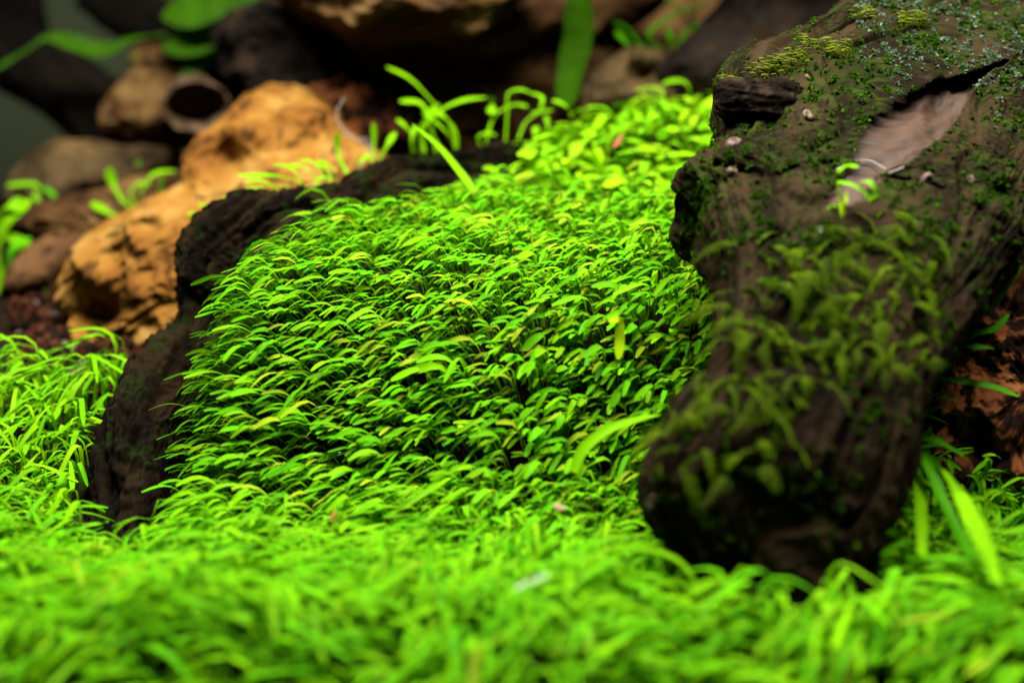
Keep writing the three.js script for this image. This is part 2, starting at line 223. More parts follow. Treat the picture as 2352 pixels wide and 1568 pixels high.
// the long crack: sunk into the log, its smooth inner wood is a part of its own
let heartGeo;
{
  const px = [[2345, 132], [2260, 178], [2235, 205], [2215, 255], [2180, 300], [2140, 335], [2085, 372], [2030, 402], [1995, 445], [1960, 478], [1892, 474], [1906, 430], [1945, 390], [1974, 352], [1984, 305], [2003, 272], [2080, 222], [2150, 178], [2225, 168], [2335, 126]];
  const pts = px.map(([u, v]) => logCast0(u, v).point), o = logCast0(2060, 320), n = o.normal, along = pts[0].clone().sub(pts[10]), e1 = along.clone().addScaledVector(n, -n.dot(along)).normalize(), e2 = new THREE.Vector3().crossVectors(n, e1);
  const f2 = pts.map((p) => { const d = p.clone().sub(o.point); return [d.dot(e1), d.dot(e2)]; });
  const signed = (x, y) => { let inn = false, best = 1e9; for (let i = 0, j = f2.length - 1; i < f2.length; j = i++) { const [ax, ay] = f2[i], [bx, by] = f2[j]; if ((ay > y) !== (by > y) && x < (bx - ax) * (y - ay) / (by - ay) + ax) inn = !inn; const ex = bx - ax, ey = by - ay, t = clamp(((x - ax) * ex + (y - ay) * ey) / (ex * ex + ey * ey)); best = Math.min(best, Math.hypot(x - ax - ex * t, y - ay - ey * t)); } return inn ? best : -best; };
  const p = logGeo.attributes.position, c = logGeo.attributes.color, inside = new Uint8Array(p.count), under = new Uint8Array(p.count), hollow = p.clone(), bare = c.clone(), q = new THREE.Vector3();
  for (let i = 0; i < p.count; i++) {
    q.fromBufferAttribute(p, i).sub(o.point);
    if (q.length() > 0.09 || Math.abs(q.dot(n)) > 0.03) continue;
    const x = q.dot(e1), y = q.dot(e2), s = signed(x, y) + 0.0006 * noise(x * 130, y * 130, 0);
    if (s > -0.006) { // the bare wood runs on a little under the rim of the bark
      const deep = lerp(0.0018, 0.0062, sm(-0.02, 0.03, x)) + 0.0003 * fbm(noise, x * 16, y * 140, 3, 2) + 0.0010 * noise2(x * 16, y * 110, 8);
      q.fromBufferAttribute(p, i).addScaledVector(n, -deep); under[i] = 1; hollow.setXYZ(i, q.x, q.y, q.z);
      const k = sm(-0.4, 0.5, fbm(noise2, x * 20, y * 260, 1, 4)); bare.setXYZ(i, lerp(0.027, 0.044, k), lerp(0.0150, 0.0240, k), lerp(0.0090, 0.0140, k));
    }
    if (s > 0) inside[i] = 1;
    else if (s > -0.0025) { q.fromBufferAttribute(p, i).addScaledVector(n, 0.0009 * (1 + s / 0.0025)); p.setXYZ(i, q.x, q.y, q.z); }
  }
  // thin side cracks
  for (const line of [[[2160, 165], [2135, 140], [2100, 112]], [[1985, 366], [1900, 372], [1820, 385], [1740, 420]], [[2050, 405], [2170, 430], [2290, 500], [2350, 540]], [[2150, 300], [2250, 340], [2350, 380]]]) {
    const w = line.map(([u, v]) => logCast0(u, v)?.point).filter(Boolean);
    for (let i = 0; i < p.count; i++) { q.fromBufferAttribute(p, i); let best = 1; for (let k = 0; k < w.length - 1; k++) { const e = w[k + 1].clone().sub(w[k]), t = clamp(q.clone().sub(w[k]).dot(e) / e.lengthSq()); best = Math.min(best, q.distanceTo(w[k].clone().addScaledVector(e, t))); } best += 0.0003 * noise(q.x * 300, q.y * 300, q.z * 300); if (best < 0.0008) { q.addScaledVector(n, -0.0020 * (1 - best / 0.0008)); p.setXYZ(i, q.x, q.y, q.z); } }
  }
  const I = logGeo.index.array, a = [], b = [];
  for (let i = 0; i < I.length; i += 3) { if (under[I[i]] && under[I[i + 1]] && under[I[i + 2]]) b.push(I[i], I[i + 1], I[i + 2]); if (inside[I[i]] + inside[I[i + 1]] + inside[I[i + 2]] < 2) a.push(I[i], I[i + 1], I[i + 2]); }
  logGeo.computeVertexNormals();
  heartGeo = new THREE.BufferGeometry(); const map = new Map(), hp = [], hn = [], hc = [], hi = [];
  for (const v of b) { if (!map.has(v)) { map.set(v, hp.length / 3); for (let k = 0; k < 3; k++) { hp.push(hollow.array[v * 3 + k]); hc.push(bare.array[v * 3 + k]); } } hi.push(map.get(v)); }
  heartGeo = geom(hp, hi, hc);
  logGeo.setIndex(a);
}
const logCast = castOn(mergeGeometries([logGeo, heartGeo])), logBVH = logCast(1800, 700).bvh;
const BARK = logGeo.index.count / 3;
const LOGPOS = P(1800, 1400, 0.45);
const log = base('mossy_log', LOGPOS, 'thick dark mossy driftwood log with a long crack, leaning up to the right', 'driftwood log');
part('bark', local(logGeo, LOGPOS), M.wood, log);
part('heartwood', local(heartGeo, LOGPOS), M.heart, log).userData.label = 'smooth bare purplish brown wood inside the crack';
// broken stub on its left shoulder
{
  const g = loft([[1850, 205, 1850, 285, 0.512, 0.9], [1780, 185, 1790, 292, 0.505, 0.9], [1720, 180, 1725, 285, 0.502, 0.9], [1665, 182, 1660, 270, 0.501, 0.9], [1645, 200, 1642, 255, 0.501, 0.8]],
    { nT: 120, nF: 140, relief: woodRelief(0.0022, 190, 7), color: (w) => mixc([0.005, 0.0032, 0.002], [0.016, 0.010, 0.006], sm(-0.3, 0.5, noise(w.x * 200, w.y * 200, w.z * 60))) });
  part('broken_stub', local(g, LOGPOS), M.wood, log);
}
// the dark root on the left and the thin branch
const darkWood = (lo, hi, green) => (w) => { const d = fbm(noise2, w.ax * 90, w.ay * 90, w.l * 18, 4), m = fbm(noise, w.x * 60, w.y * 60, w.z * 60, 4) + 0.5 * noise2(w.x * 300, w.y * 300, w.z * 300); return mixc(mixc(lo, hi, sm(-0.3, 0.55, d)), [0.005, 0.012, 0.001], green * sm(0.15, 0.5, m)); };
const rootGeo = loft([[195, 1420, 420, 1400, 0.495, 0.7], [205, 1270, 410, 1240, 0.503, 0.7], [208, 1120, 430, 1130, 0.513, 0.68], [220, 990, 450, 1020, 0.526, 0.64], [270, 880, 500, 930, 0.540, 0.6], [330, 800, 545, 850, 0.552, 0.55], [398, 735, 590, 790, 0.563, 0.55],
  [396, 640, 660, 720, 0.568, 0.6], [415, 560, 730, 660, 0.574, 0.6], [520, 468, 800, 610, 0.58, 0.6], [650, 458, 860, 570, 0.588, 0.55], [780, 425, 900, 530, 0.595, 0.6], [870, 382, 960, 490, 0.605, 0.6], [960, 362, 1010, 465, 0.615, 0.6], [1100, 335, 1120, 430, 0.628, 0.55], [1215, 325, 1225, 400, 0.638, 0.5], [1300, 330, 1310, 390, 0.648, 0.5]],
{ nT: 420, nF: 260, color: darkWood([0.0026, 0.0016, 0.0009], [0.012, 0.0066, 0.0031], 0.6), relief: (w) => {
  let h = woodRelief(0.0034, 105, 13)(w) + 0.0012 * (ridged(noise2, w.ax * 240, w.ay * 240, w.l * 22, 3) - 0.6) - 0.003 * sm(0.78, 0.97, 1 - Math.abs(noise(w.ax * 40, w.ay * 40 + 7, w.l * 9))) + 0.0011 * noise2(w.x * 140, w.y * 140, w.z * 140) + 0.0010 * fbm(noise, w.x * 330, w.y * 330, w.z * 330, 3);
  for (const [q, r, d] of [[P(545, 565, 0.56), 0.010, 0.007], [P(470, 880, 0.535), 0.012, 0.008], [P(480, 720, 0.55), 0.009, 0.005]]) h -= d * Math.exp(-((w.x - q.x) ** 2 + (w.y - q.y) ** 2) / (r * r));
  return h; } });
const rootCast = castOn(rootGeo), rootBVH = rootCast(330, 1000).bvh;
const ROOTPOS = P(310, 1300, 0.50);
{ const m = named(mesh(local(rootGeo, ROOTPOS), M.wood), 'gnarled_root'); m.position.copy(ROOTPOS); scene.add(m); tag(m, 'dark gnarled driftwood root winding up along the left edge of the grass mound', 'driftwood root'); }
function plainLog(name, label, st0, seed) { const st = st0.map((q) => [q[0], q[1], q[2], q[3], nearer(q[4]), q[5]]); const p0 = P(st[0][0], st[0][1], st[0][4]); const m = named(mesh(local(loft(st, { nT: 120, nF: 100, color: darkWood([0.002, 0.0016, 0.0012], [0.006, 0.004, 0.0028], 0.1), relief: woodRelief(0.0022, 80, seed) }), p0), M.wood), name); m.position.copy(p0); scene.add(m); tag(m, label, 'driftwood'); }
plainLog('dark_branch', 'dark branch slanting down from the far left corner', [[-120, 100, -180, 10, 0.9, 0.8], [-20, 190, 60, 60, 0.89, 0.8], [90, 260, 170, 110, 0.88, 0.8], [190, 340, 270, 190, 0.87, 0.8], [300, 400, 360, 260, 0.86, 0.7]], 3);
plainLog('dark_branch', 'dark branch above the wavy leaf at the top left', [[180, 20, 230, -70, 0.92, 0.8], [280, 90, 330, -20, 0.91, 0.8], [370, 130, 420, 20, 0.90, 0.8], [480, 190, 520, 80, 0.89, 0.8]], 5);
plainLog('dark_branch', 'black upright branch in the far top left corner', [[60, 240, 150, 240, 0.97, 0.8], [-20, 90, 110, 70, 0.96, 0.8], [-60, -40, 90, -60, 0.95, 0.8], [-90, -160, 70, -170, 0.94, 0.8]], 6);
{ // unseen trunk, added above the frame to keep the back of the tank in shade
  const st = [[0.0, 0.275, -0.14, 0.020], [0.05, 0.262, -0.128, 0.026], [0.12, 0.262, -0.124, 0.029], [0.20, 0.275, -0.13, 0.024], [0.27, 0.29, -0.14, 0.018]];
  const g = new THREE.TubeGeometry(new THREE.CatmullRomCurve3(st.map((q) => V(q[0], q[1], q[2]))), 140, 0.025, 60, false), p = g.attributes.position, n = g.attributes.normal, col = [];
  for (let i = 0; i < p.count; i++) { const x = p.getX(i), y = p.getY(i), z = p.getZ(i), h = 0.006 * fbm(noise, x * 14, y * 30, z * 30, 4) + 0.002 * ridged(noise2, x * 20, y * 200, z * 200, 3); p.setXYZ(i, x + n.getX(i) * h, y + n.getY(i) * h, z + n.getZ(i) * h); col.push(...mixc([0.012, 0.008, 0.005], [0.035, 0.022, 0.013], sm(-0.4, 0.5, noise(x * 30, y * 160, z * 160)))); }
  g.setAttribute('color', new THREE.BufferAttribute(new Float32Array(col), 3)); g.computeVertexNormals(); g.translate(0, -0.258, 0.127);
  const m = named(mesh(g, M.wood), 'added_shade_trunk'); m.position.set(0, 0.258, -0.127); scene.add(m); tag(m, 'unseen driftwood trunk added just above the frame to shade the back of the tank', 'driftwood');
}
{ // hollow stub: a short open cup of wood
  const pr = [[0.0, -0.030], [0.010, -0.026], [0.0125, -0.012], [0.0145, -0.002], [0.0148, 0.0004], [0.0138, 0.0006], [0.0122, -0.004], [0.0100, -0.014], [0.0, -0.018]].map(([x, y]) => new THREE.Vector2(x, y));
  const g = new THREE.LatheGeometry(new THREE.SplineCurve(pr).getPoints(40), 60), p = g.attributes.position, col = [];
  for (let i = 0; i < p.count; i++) { const x = p.getX(i), y = p.getY(i), z = p.getZ(i), k = 1 + 0.06 * noise(x * 120, y * 120, z * 120); p.setXYZ(i, x * k, y * k, z * k); col.push(...mixc([0.035, 0.02, 0.010], [0.075, 0.048, 0.026], sm(-0.4, 0.5, noise2(x * 150, y * 80, z * 150)))); }
  g.setAttribute('color', new THREE.BufferAttribute(new Float32Array(col), 3)); g.computeVertexNormals();
  const m = named(mesh(g, std({ vertexColors: true, side: THREE.DoubleSide, specularIntensity: 0.1 })), 'hollow_wood_stub'); m.position.copy(P(450, 245, 0.695)); m.scale.set(0.93, 1.0, 0.72); m.lookAt(m.position.clone().add(V(0.25, -0.12, 1))); m.rotateX(Math.PI / 2); scene.add(m);
  tag(m, 'hollow brown wood stub with a dark round opening above the ochre stone', 'wood stub');
}

// ------------------------------------------------------------------ leaves
class Blades { constructor() { this.p = []; this.c = []; this.n = []; this.i = []; } build() { return geom(this.p, this.i, this.c, this.n); } }
const profile = { spoon: (s) => (0.46 + 0.54 * sm(0.54, 0.83, s)) * (s > 0.84 ? Math.sqrt(Math.max(0.16, 1 - ((s - 0.84) / 0.16) ** 2)) : 1), strap: (s) => (0.55 + 0.45 * sm(0, 0.3, s)) * (s > 0.8 ? Math.sqrt(Math.max(0.14, 1 - ((s - 0.8) / 0.2) ** 2)) : 1), point: (s) => (0.7 + 0.3 * sm(0, 0.3, s)) * Math.pow(Math.max(0, 1 - s * s * s), 0.8), broad: (s) => Math.pow(Math.max(0, Math.sin(Math.PI * Math.pow(Math.min(1, s * 0.97 + 0.03), 0.8))), 0.7) };
function strip(B, pts, sides, w, prof, color, fold = 0.16, even = false) { // a leaf along points: three vertices across, folded a little along the midrib
  const n = pts.length - 1, k0 = B.p.length / 3, t = new THREE.Vector3(), nn = new THREE.Vector3(), e = new THREE.Vector3();
  for (let j = 0; j <= n; j++) {
    t.copy(pts[Math.min(n, j + 1)]).sub(pts[Math.max(0, j - 1)]).normalize();
    const b = sides[j], h = 0.5 * w * Math.max(0.02, profile[prof](even ? j / n : 1 - (1 - j / n) ** 1.35));
    nn.crossVectors(b, t).normalize();
    for (const k of [-1, 0, 1]) {
      e.copy(pts[j]).addScaledVector(b, k * h).addScaledVector(nn, k ? h * fold : 0); B.p.push(e.x, e.y, e.z);
      e.copy(nn).addScaledVector(b, -k * fold * 1.4).normalize(); B.n.push(e.x, e.y, e.z); const vein = k ? 0.97 : 1.14; B.c.push(color[0] * vein, color[1] * vein, color[2]); // a paler midrib
    }
    if (j) { const a = k0 + (j - 1) * 3; B.i.push(a, a + 1, a + 3, a + 1, a + 4, a + 3, a + 1, a + 2, a + 4, a + 2, a + 5, a + 4); }
  }
}
function arch(root, d0, d1, len, bend0, bend1, n, twist) {
  const pts = [root.clone()], sides = [], d = new THREE.Vector3(), b0 = new THREE.Vector3().crossVectors(d1, d0); if (b0.lengthSq() < 1e-6) b0.set(1, 0, 0); b0.normalize();
  const at = (j) => 1 - (1 - j / n) ** 1.35; // more rows towards the tip
  for (let j = 0; j <= n; j++) {
    const s = at(j); d.copy(d0).lerp(d1, sm(bend0, bend1, s)).normalize();
    if (j) pts.push(pts[j - 1].clone().addScaledVector(d, len * (s - at(j - 1))));
    sides.push(b0.clone().addScaledVector(d, -b0.dot(d)).normalize().applyAxisAngle(d, twist * s));
  }
  return [pts, sides];
}
const GREEN = { mid: [0.062, 0.27, 0.0015], deep: [0.04, 0.20, 0.002], lime: [0.135, 0.34, 0.0015], yellow: [0.22, 0.36, 0.002], pale: [0.30, 0.42, 0.20], fern: [0.026, 0.080, 0.0015] };
const bare = (x, z) => ((x + 0.113) / 0.012) ** 2 + ((z - 0.022) / 0.026) ** 2 < 1; // a hollow at the root's foot where nothing grows
const covered = (bvh, q, up) => { const h = bvh.raycastFirst(new THREE.Ray(q.clone().add(V(0, -0.002, 0)), V(0, 1, 0)), THREE.DoubleSide); return h && h.distance < up; };

function patch(name, label, category, o) {
  const r = rng(o.seed), list = [], pos = V(o.at[0], groundY(...o.at), o.at[1]);
  for (let x = o.x[0]; x < o.x[1]; x += o.step) for (let z = o.z[0]; z < o.z[1]; z += o.step) {
    const px = x + (r() - 0.5) * o.step * 2.6, pz = z + (r() - 0.5) * o.step * 2.6, keep = r(), N = groundN(px, pz);
    const again = Math.min(3, Math.round(1 / N.y * (0.6 + keep * 0.8)));
    for (let k = 0; k < Math.max(1, again); k++) {
      const qx = px + (k ? (r() - 0.5) * o.step : 0), qz = pz + (k ? (r() - 0.5) * o.step : 0), root = V(qx, groundY(qx, qz) - 0.001, qz), a = o.grow(qx, qz, N, r, root);
      if (!a || (qx > 0.1 && qz < 0.012) || bare(qx, qz) || covered(logBVH, root, z > 0.045 ? 0.018 : 0.010) || covered(rootBVH, root, 0.012)) continue;
      const [u, v, D] = seenAt(root.clone().addScaledVector(a.d0, a.len * 0.7));
      if (D < 0.30 || u < -260 || u > 2620 || v > 1900) continue;
      list.push({ root, a, score: (u > 0 && u < 2352 && v > -20 && v < 1568 ? 1 : 0) * (a.len * a.w / D / D) * (0.5 + r()) * (o.prefer ? o.prefer(u, v) : 1) });
    }
  }
  list.sort((p, q) => q.score - p.score);
  const g = base(name, pos, label, category), all = new Blades();
  list.forEach((b, i) => {
    const own = i < o.parts && b.score > 0, B = own ? new Blades() : all, a = b.a, k = own ? 1.10 : 1;
    const [pts, sides] = arch(b.root.clone().sub(pos), a.d0, a.d1, a.len * (own ? 1.05 : 1), a.b0, a.b1, own ? 11 : 8, a.twist);
    strip(B, pts, sides, a.w * k, a.prof, a.color);
    if (own) part('leaf', B.build(), M.leaf, g);
  });
  part('leaf_mass', all.build(), M.leaf, g).userData.kind = 'stuff';
  console.log(name, list.length);
  return g;
}
const tint = (r, a, b, v = 0.22) => { const t = r(), k = 1 + (r() - 0.5) * 2 * v, old = 1 - r(); return mixc(mixc(a, b, t), [0.26, 0.27, 0.012], old > 0.988 ? 0.6 : old > 0.93 ? 0.2 : 0).map((c) => c * k); };
const headed = (ang, down) => V(Math.cos(ang) * Math.cos(down), -Math.sin(down), Math.sin(ang) * Math.cos(down));
// the mound in focus: stalks lean out of the slope, tips bend over to the left
patch('grass_mound', 'dense round mound of spoon-leaved green grass combed to the left, in sharp focus', 'grass mound', {
  at: [0, 0], x: [-0.115, 0.12], z: [-0.095, 0.06], step: 0.0019, seed: 101, parts: 300, prefer: (u, v) => (v > 520 && v < 1180 && u > 380 && u < 1600 ? 1 : 0.25),
  grow: (x, z, N, r) => {
    const m = moundMask(x, z); if (m < 0.10 + r() * 0.15) return null;
    if (z > 0.045 && r() < 0.5) return null;
    const left = 1 - sm(-0.085, 0.03, x), ang = Math.PI - 0.35 + (r() - 0.5) * lerp(1.9, 0.8, left);
    const d0 = V(-0.08 - 0.62 * left + (r() - 0.5) * 0.36, 0.75 - 0.2 * left, 0.10 + (r() - 0.5) * 0.3).addScaledVector(N, 0.7).normalize();
    const low = r() < 0.5, big = low ? 0.7 : r() < 0.09 ? 1.35 : 1; // short stalks stand under the tall ones
    return { d0, d1: headed(ang, 0.14 + r() * 0.7), len: (0.0130 + r() * 0.0075) * big, w: (0.0010 + r() * 0.0009) * Math.min(1.35, big + 0.1 * low), b0: 0.40 + r() * 0.18, b1: 0.84 + r() * 0.24, twist: (r() - 0.5) * 0.9, prof: r() < 0.9 ? 'spoon' : 'strap', color: tint(() => r() ** 1.9, GREEN.mid, GREEN.lime, 0.28) };
  } });
// the slope climbing to the log's shoulder
patch('grass_slope', 'yellow green tangled grass climbing the slope to the broken stub of the log', 'grass', {
  at: [0.04, -0.13], x: [-0.02, 0.12], z: [-0.19, -0.085], step: 0.0034, seed: 202, parts: 180,
  grow: (x, z, N, r) => {
    if (moundMask(x, z) < 0.1 + r() * 0.2) return null;
    const d0 = V((r() - 0.5) * 0.9, 0.9, (r() - 0.4) * 0.8).addScaledVector(N, 0.4).normalize();
    return { d0, d1: headed(Math.PI * 0.75 + (r() - 0.5) * 3.6, -0.1 + r() * 0.9), len: 0.012 + r() * 0.013, w: 0.0021 + r() * 0.0018, b0: 0.2 + r() * 0.2, b1: 0.7 + r() * 0.3, twist: (r() - 0.5) * 1.4, prof: r() < 0.6 ? 'spoon' : 'strap', color: tint(r, [0.10, 0.32, 0.0015], [0.19, 0.36, 0.002]) };
  } });
patch('left_grass_mound', 'mound of long arching narrow grass leaves beside the foot of the gnarled root', 'grass mound', {
  at: [-0.15, 0], x: [-0.205, -0.129], z: [-0.055, 0.045], step: 0.0030, seed: 303, parts: 160,
  grow: (x, z, N, r) => {
    const d0 = V(0.15 + (r() - 0.5) * 0.8, 0.95, 0.1 + (r() - 0.5) * 0.6).addScaledVector(N, 0.4).normalize(), long = r() < 0.25;
    return { d0, d1: headed(r() < 0.6 ? Math.PI - 0.5 + (r() - 0.5) * 1.6 : r() * 6.3, 0.2 + r() * 0.8), len: long || (z < -0.02 && r() < 0.4) ? 0.022 + r() * 0.014 : 0.013 + r() * 0.009, w: 0.0009 + r() * 0.0008, b0: 0.15 + r() * 0.2, b1: 0.75 + r() * 0.25, twist: (r() - 0.5) * 1.0, prof: r() < 0.5 ? 'spoon' : 'strap', color: tint(r, GREEN.mid, [0.16, 0.36, 0.002]) };
  } });
patch('front_grass', 'wide blurred bright green grass carpet across the whole foreground', 'grass carpet', {
  at: [0, 0.1], x: [-0.17, 0.17], z: [0.040, 0.158], step: 0.0024, seed: 404, parts: 300, prefer: (u, v) => (v > 1230 ? 1 : 0.5),
  grow: (x, z, N, r) => {
    if (z < 0.058 && moundMask(x, z) > 0.2 && r() < 0.5) return null;
    if (z < 0.075 && x > -0.115 && x < -0.098 && z < 0.055) return null;
    const d0 = V((r() - 0.5) * 0.8, 0.95, (r() - 0.35) * 0.6).normalize(), long = r() < 0.12;
    if (z > 0.13 && r() < 0.3) return null;
    const ang = Math.PI - 0.5 + 1.5 * noise2(x * 17, 3, z * 17) + (r() - 0.5) * 1.3 + (r() < 0.2 ? Math.PI : 0);
    return { d0, d1: headed(ang, 0.05 + r() * 0.7), len: ((long ? 0.026 : 0.0155) + r() * 0.009) * (1 + 0.15 * sm(0.085, 0.12, z)), w: 0.0010 + r() * 0.0009, b0: 0.2 + r() * 0.2, b1: 0.75 + r() * 0.25, twist: (r() - 0.5) * 1.2, prof: r() < 0.6 ? 'spoon' : 'strap', color: tint(r, GREEN.mid, GREEN.lime) };
  } });
patch('right_grass', 'clump of straight pointed grass blades between the log foot and the rust red rock', 'grass clump', {
  at: [0.14, 0.02], x: [0.085, 0.19], z: [0.012, 0.062], step: 0.0030, seed: 505, parts: 150,
  grow: (x, z, N, r) => {
    const d0 = V(-0.1 + (r() - 0.5) * 0.9, 0.9, (r() - 0.7) * 0.7).normalize(), long = r() < 0.22;
    return { d0, d1: headed(r() * 6.3, -0.3 + r() * 0.8), len: (long ? 0.024 : 0.013) + r() * 0.009, w: 0.0012 + r() * 0.0009, b0: 0.3, b1: 1, twist: (r() - 0.5) * 1.2, prof: r() < 0.6 ? 'point' : 'strap', color: tint(r, GREEN.mid, GREEN.lime) };
  } });

// single tufts: every leaf drawn along its own curve [points, width px, profile, colour]
const FACE = UP.clone().multiplyScalar(0.75).addScaledVector(FWD, -0.65).normalize();
function leafOn(pts, D, wpx, prof, color, pos, dz = 0.0) {
  const c = new THREE.CatmullRomCurve3(pts.map(([u, v, d], i) => P(u, v, (d ?? D) - dz * Math.sin(i / (pts.length - 1) * Math.PI)).sub(pos))), n = 30, q = c.getPoints(n), B = new Blades();
  const sides = q.map((_, j) => { const t = q[Math.min(n, j + 1)].clone().sub(q[Math.max(0, j - 1)]).normalize(); const s = new THREE.Vector3().crossVectors(t, FACE); return s.lengthSq() < 0.02 ? V(1, 0, 0) : s.normalize().applyAxisAngle(t, wpx > 38 && wpx < 100 ? 0.4 * Math.sin(j / n * 8.5 + 1) : 0.2 * Math.sin(j / n * 4)); });
  strip(B, q, sides, wpx / FPX * D, prof, color, 0.2, true); if (wpx > 38) for (let i = 0; i < B.c.length; i++) { const k = i - i % 3; B.c[i] *= 0.78 + 0.5 * Math.abs(noise(B.p[k] * 90, B.p[k + 1] * 90, B.p[k + 2] * 90)) + 0.15 * noise2(B.p[k] * 400, B.p[k + 1] * 400, B.p[k + 2] * 400); } return B.build();
}
function tuft(name, label, category, D0, leaves, group) {
  const D = nearer(D0);
  const [u, v] = leaves[0][0][0], pos = P(u, v, D), g = base(name, pos, label, category, group);
  leaves.forEach(([pts, w, prof = 'spoon', c = 'lime'], i) => part('leaf', leafOn(pts, D, w * 1.12, prof, GREEN[c], pos, 0.004 * ((i % 3) - 0.5)), M.leaf, g));
  return g;
}
tuft('grass_sprig', 'small sprig of curved leaves growing on the brown stone left of the ochre stone', 'grass sprig', 0.70, [
  [[[325, 492], [285, 465], [258, 420], [250, 384]], 22], [[[330, 502], [270, 497], [208, 466]], 20], [[[318, 490], [325, 440], [350, 402], [402, 392]], 15], [[[335, 490], [362, 452], [378, 400]], 15], [[[315, 488], [300, 440], [318, 422], [345, 425]], 14], [[[320, 490], [330, 470], [350, 470]], 12], [[[322, 380], [312, 378], [324, 366]], 12, 'spoon']]);
tuft('grass_sprig', 'row of leaves fanning left from the top of the root over the ochre stone', 'grass sprig', 0.60, [
  [[[715, 455], [690, 420], [640, 405], [545, 402]], 13], [[[705, 460], [660, 430], [600, 428], [510, 455]], 11], [[[700, 455], [690, 410], [665, 385], [630, 378]], 11], [[[735, 450], [725, 410], [700, 385], [660, 380]], 12], [[[745, 445], [740, 400], [715, 372], [690, 368]], 10], [[[690, 462], [650, 450], [600, 440], [555, 440]], 12], [[[755, 440], [760, 410], [745, 385], [725, 375]], 10], [[[680, 462], [640, 440], [600, 415], [560, 418]], 12], [[[720, 450], [715, 425], [735, 410], [765, 408]], 9], [[[660, 460], [600, 455], [560, 455]], 10], [[[640, 462], [580, 470], [505, 462]], 11]]);
tuft('grass_sprig', 'leaves poking left from behind the upper bend of the gnarled root', 'grass sprig', 0.615, [
  [[[560, 520], [500, 500], [430, 490]], 13], [[[530, 545], [480, 545], [400, 535]], 14], [[[500, 560], [450, 556], [388, 572]], 14], [[[480, 590], [440, 585], [395, 578]], 12], [[[500, 600], [450, 598], [420, 592]], 10], [[[540, 500], [490, 478], [455, 470]], 11]]);
tuft('grass_sprig', 'short leaves showing behind the dark root at its narrow waist', 'grass sprig', 0.62, [
  [[[430, 690], [385, 680], [355, 690]], 12, 'spoon'], [[[430, 715], [390, 722], [340, 716]], 13, 'spoon'], [[[430, 750], [390, 745], [350, 750]], 18, 'spoon'], [[[430, 668], [395, 664], [365, 672]], 10, 'spoon']]);
tuft('grass_sprig', 'two upright leaves and stubs on the branch beside the pale root hairs', 'grass sprig', 0.625, [
  [[[800, 402], [780, 365], [774, 335], [778, 302]], 17, 'spoon'], [[[865, 385], [880, 350], [892, 330], [908, 304]], 16], [[[810, 400], [825, 375], [850, 352]], 13], [[[850, 390], [858, 345], [858, 282]], 12, 'spoon'], [[[770, 405], [760, 385], [730, 370]], 13]]);
tuft('grass_tuft', 'tall tuft of arching stems standing on the branch before the dark hollow', 'grass tuft', 0.64, [
  [[[1045, 345], [1035, 290], [985, 225], [940, 180], [888, 154]], 11], [[[1000, 350], [992, 300], [968, 240], [918, 232]], 16, 'spoon'], [[[965, 352], [970, 300], [1010, 255], [1060, 232], [1118, 224]], 14, 'spoon'], [[[975, 350], [968, 300], [985, 262], [1010, 240]], 18], [[[1050, 345], [1045, 300], [1020, 270], [985, 250]], 14], [[[945, 350], [950, 315], [930, 290], [912, 274]], 10], [[[1010, 348], [1000, 320], [985, 300]], 12], [[[950, 352], [945, 320], [955, 290]], 12], [[[1045, 345], [1030, 310], [1000, 280], [970, 255]], 12]]);
tuft('grass_tuft', 'curly leaf tuft drooping between the tall tuft and the slope', 'grass tuft', 0.64, [
  [[[1115, 345], [1122, 300], [1140, 262], [1185, 240], [1212, 246]], 12], [[[1160, 340], [1165, 260], [1168, 214], [1195, 206], [1222, 215]], 10], [[[1222, 214], [1246, 226], [1240, 252], [1218, 262]], 18, 'spoon'], [[[1190, 320], [1208, 280], [1240, 258], [1272, 254]], 11], [[[1245, 330], [1258, 300], [1254, 265]], 11], [[[1230, 340], [1228, 310], [1232, 290]], 15, 'spoon'], [[[1130, 222], [1130, 240], [1128, 262]], 20, 'spoon'], [[[1105, 340], [1098, 315], [1120, 305], [1140, 312]], 11], [[[1320, 280], [1300, 245], [1270, 230]], 13], [[[1110, 350], [1180, 330], [1230, 330]], 10]]);
tuft('grass_tuft', 'wispy olive grass tuft on the tan stone at the top', 'grass tuft', 0.72, [
  [[[1500, 130], [1460, 90], [1440, 65], [1408, 50]], 12, 'strap', 'mid'], [[[1510, 130], [1490, 80], [1520, 50], [1580, 20], [1640, 5]], 10, 'strap', 'mid'], [[[1530, 128], [1540, 90], [1530, 60]], 12, 'strap', 'mid'], [[[1545, 126], [1570, 80], [1600, 60], [1640, 55]], 10, 'strap', 'mid'], [[[1560, 125], [1600, 110], [1650, 80]], 12, 'strap', 'mid'], [[[1490, 130], [1440, 100], [1415, 70]], 16, 'strap', 'mid'], [[[1520, 128], [1505, 100], [1480, 75]], 12, 'strap', 'mid'], [[[1580, 60], [1560, 20], [1520, -10]], 10, 'strap', 'mid'], [[[1540, 128], [1580, 120], [1630, 118]], 9, 'strap', 'mid'], [[[1600, 100], [1590, 50], [1600, 10]], 8, 'strap', 'mid']]);
tuft('grass_sprig', 'thin arched leaf over the far left stones', 'grass sprig', 0.74, [[[[110, 500], [112, 450], [80, 425], [14, 426]], 16, 'strap', 'lime'], [[[90, 500], [88, 470], [78, 440]], 12, 'strap', 'lime'], [[[130, 480], [122, 450], [100, 430]], 12, 'strap', 'mid']]);
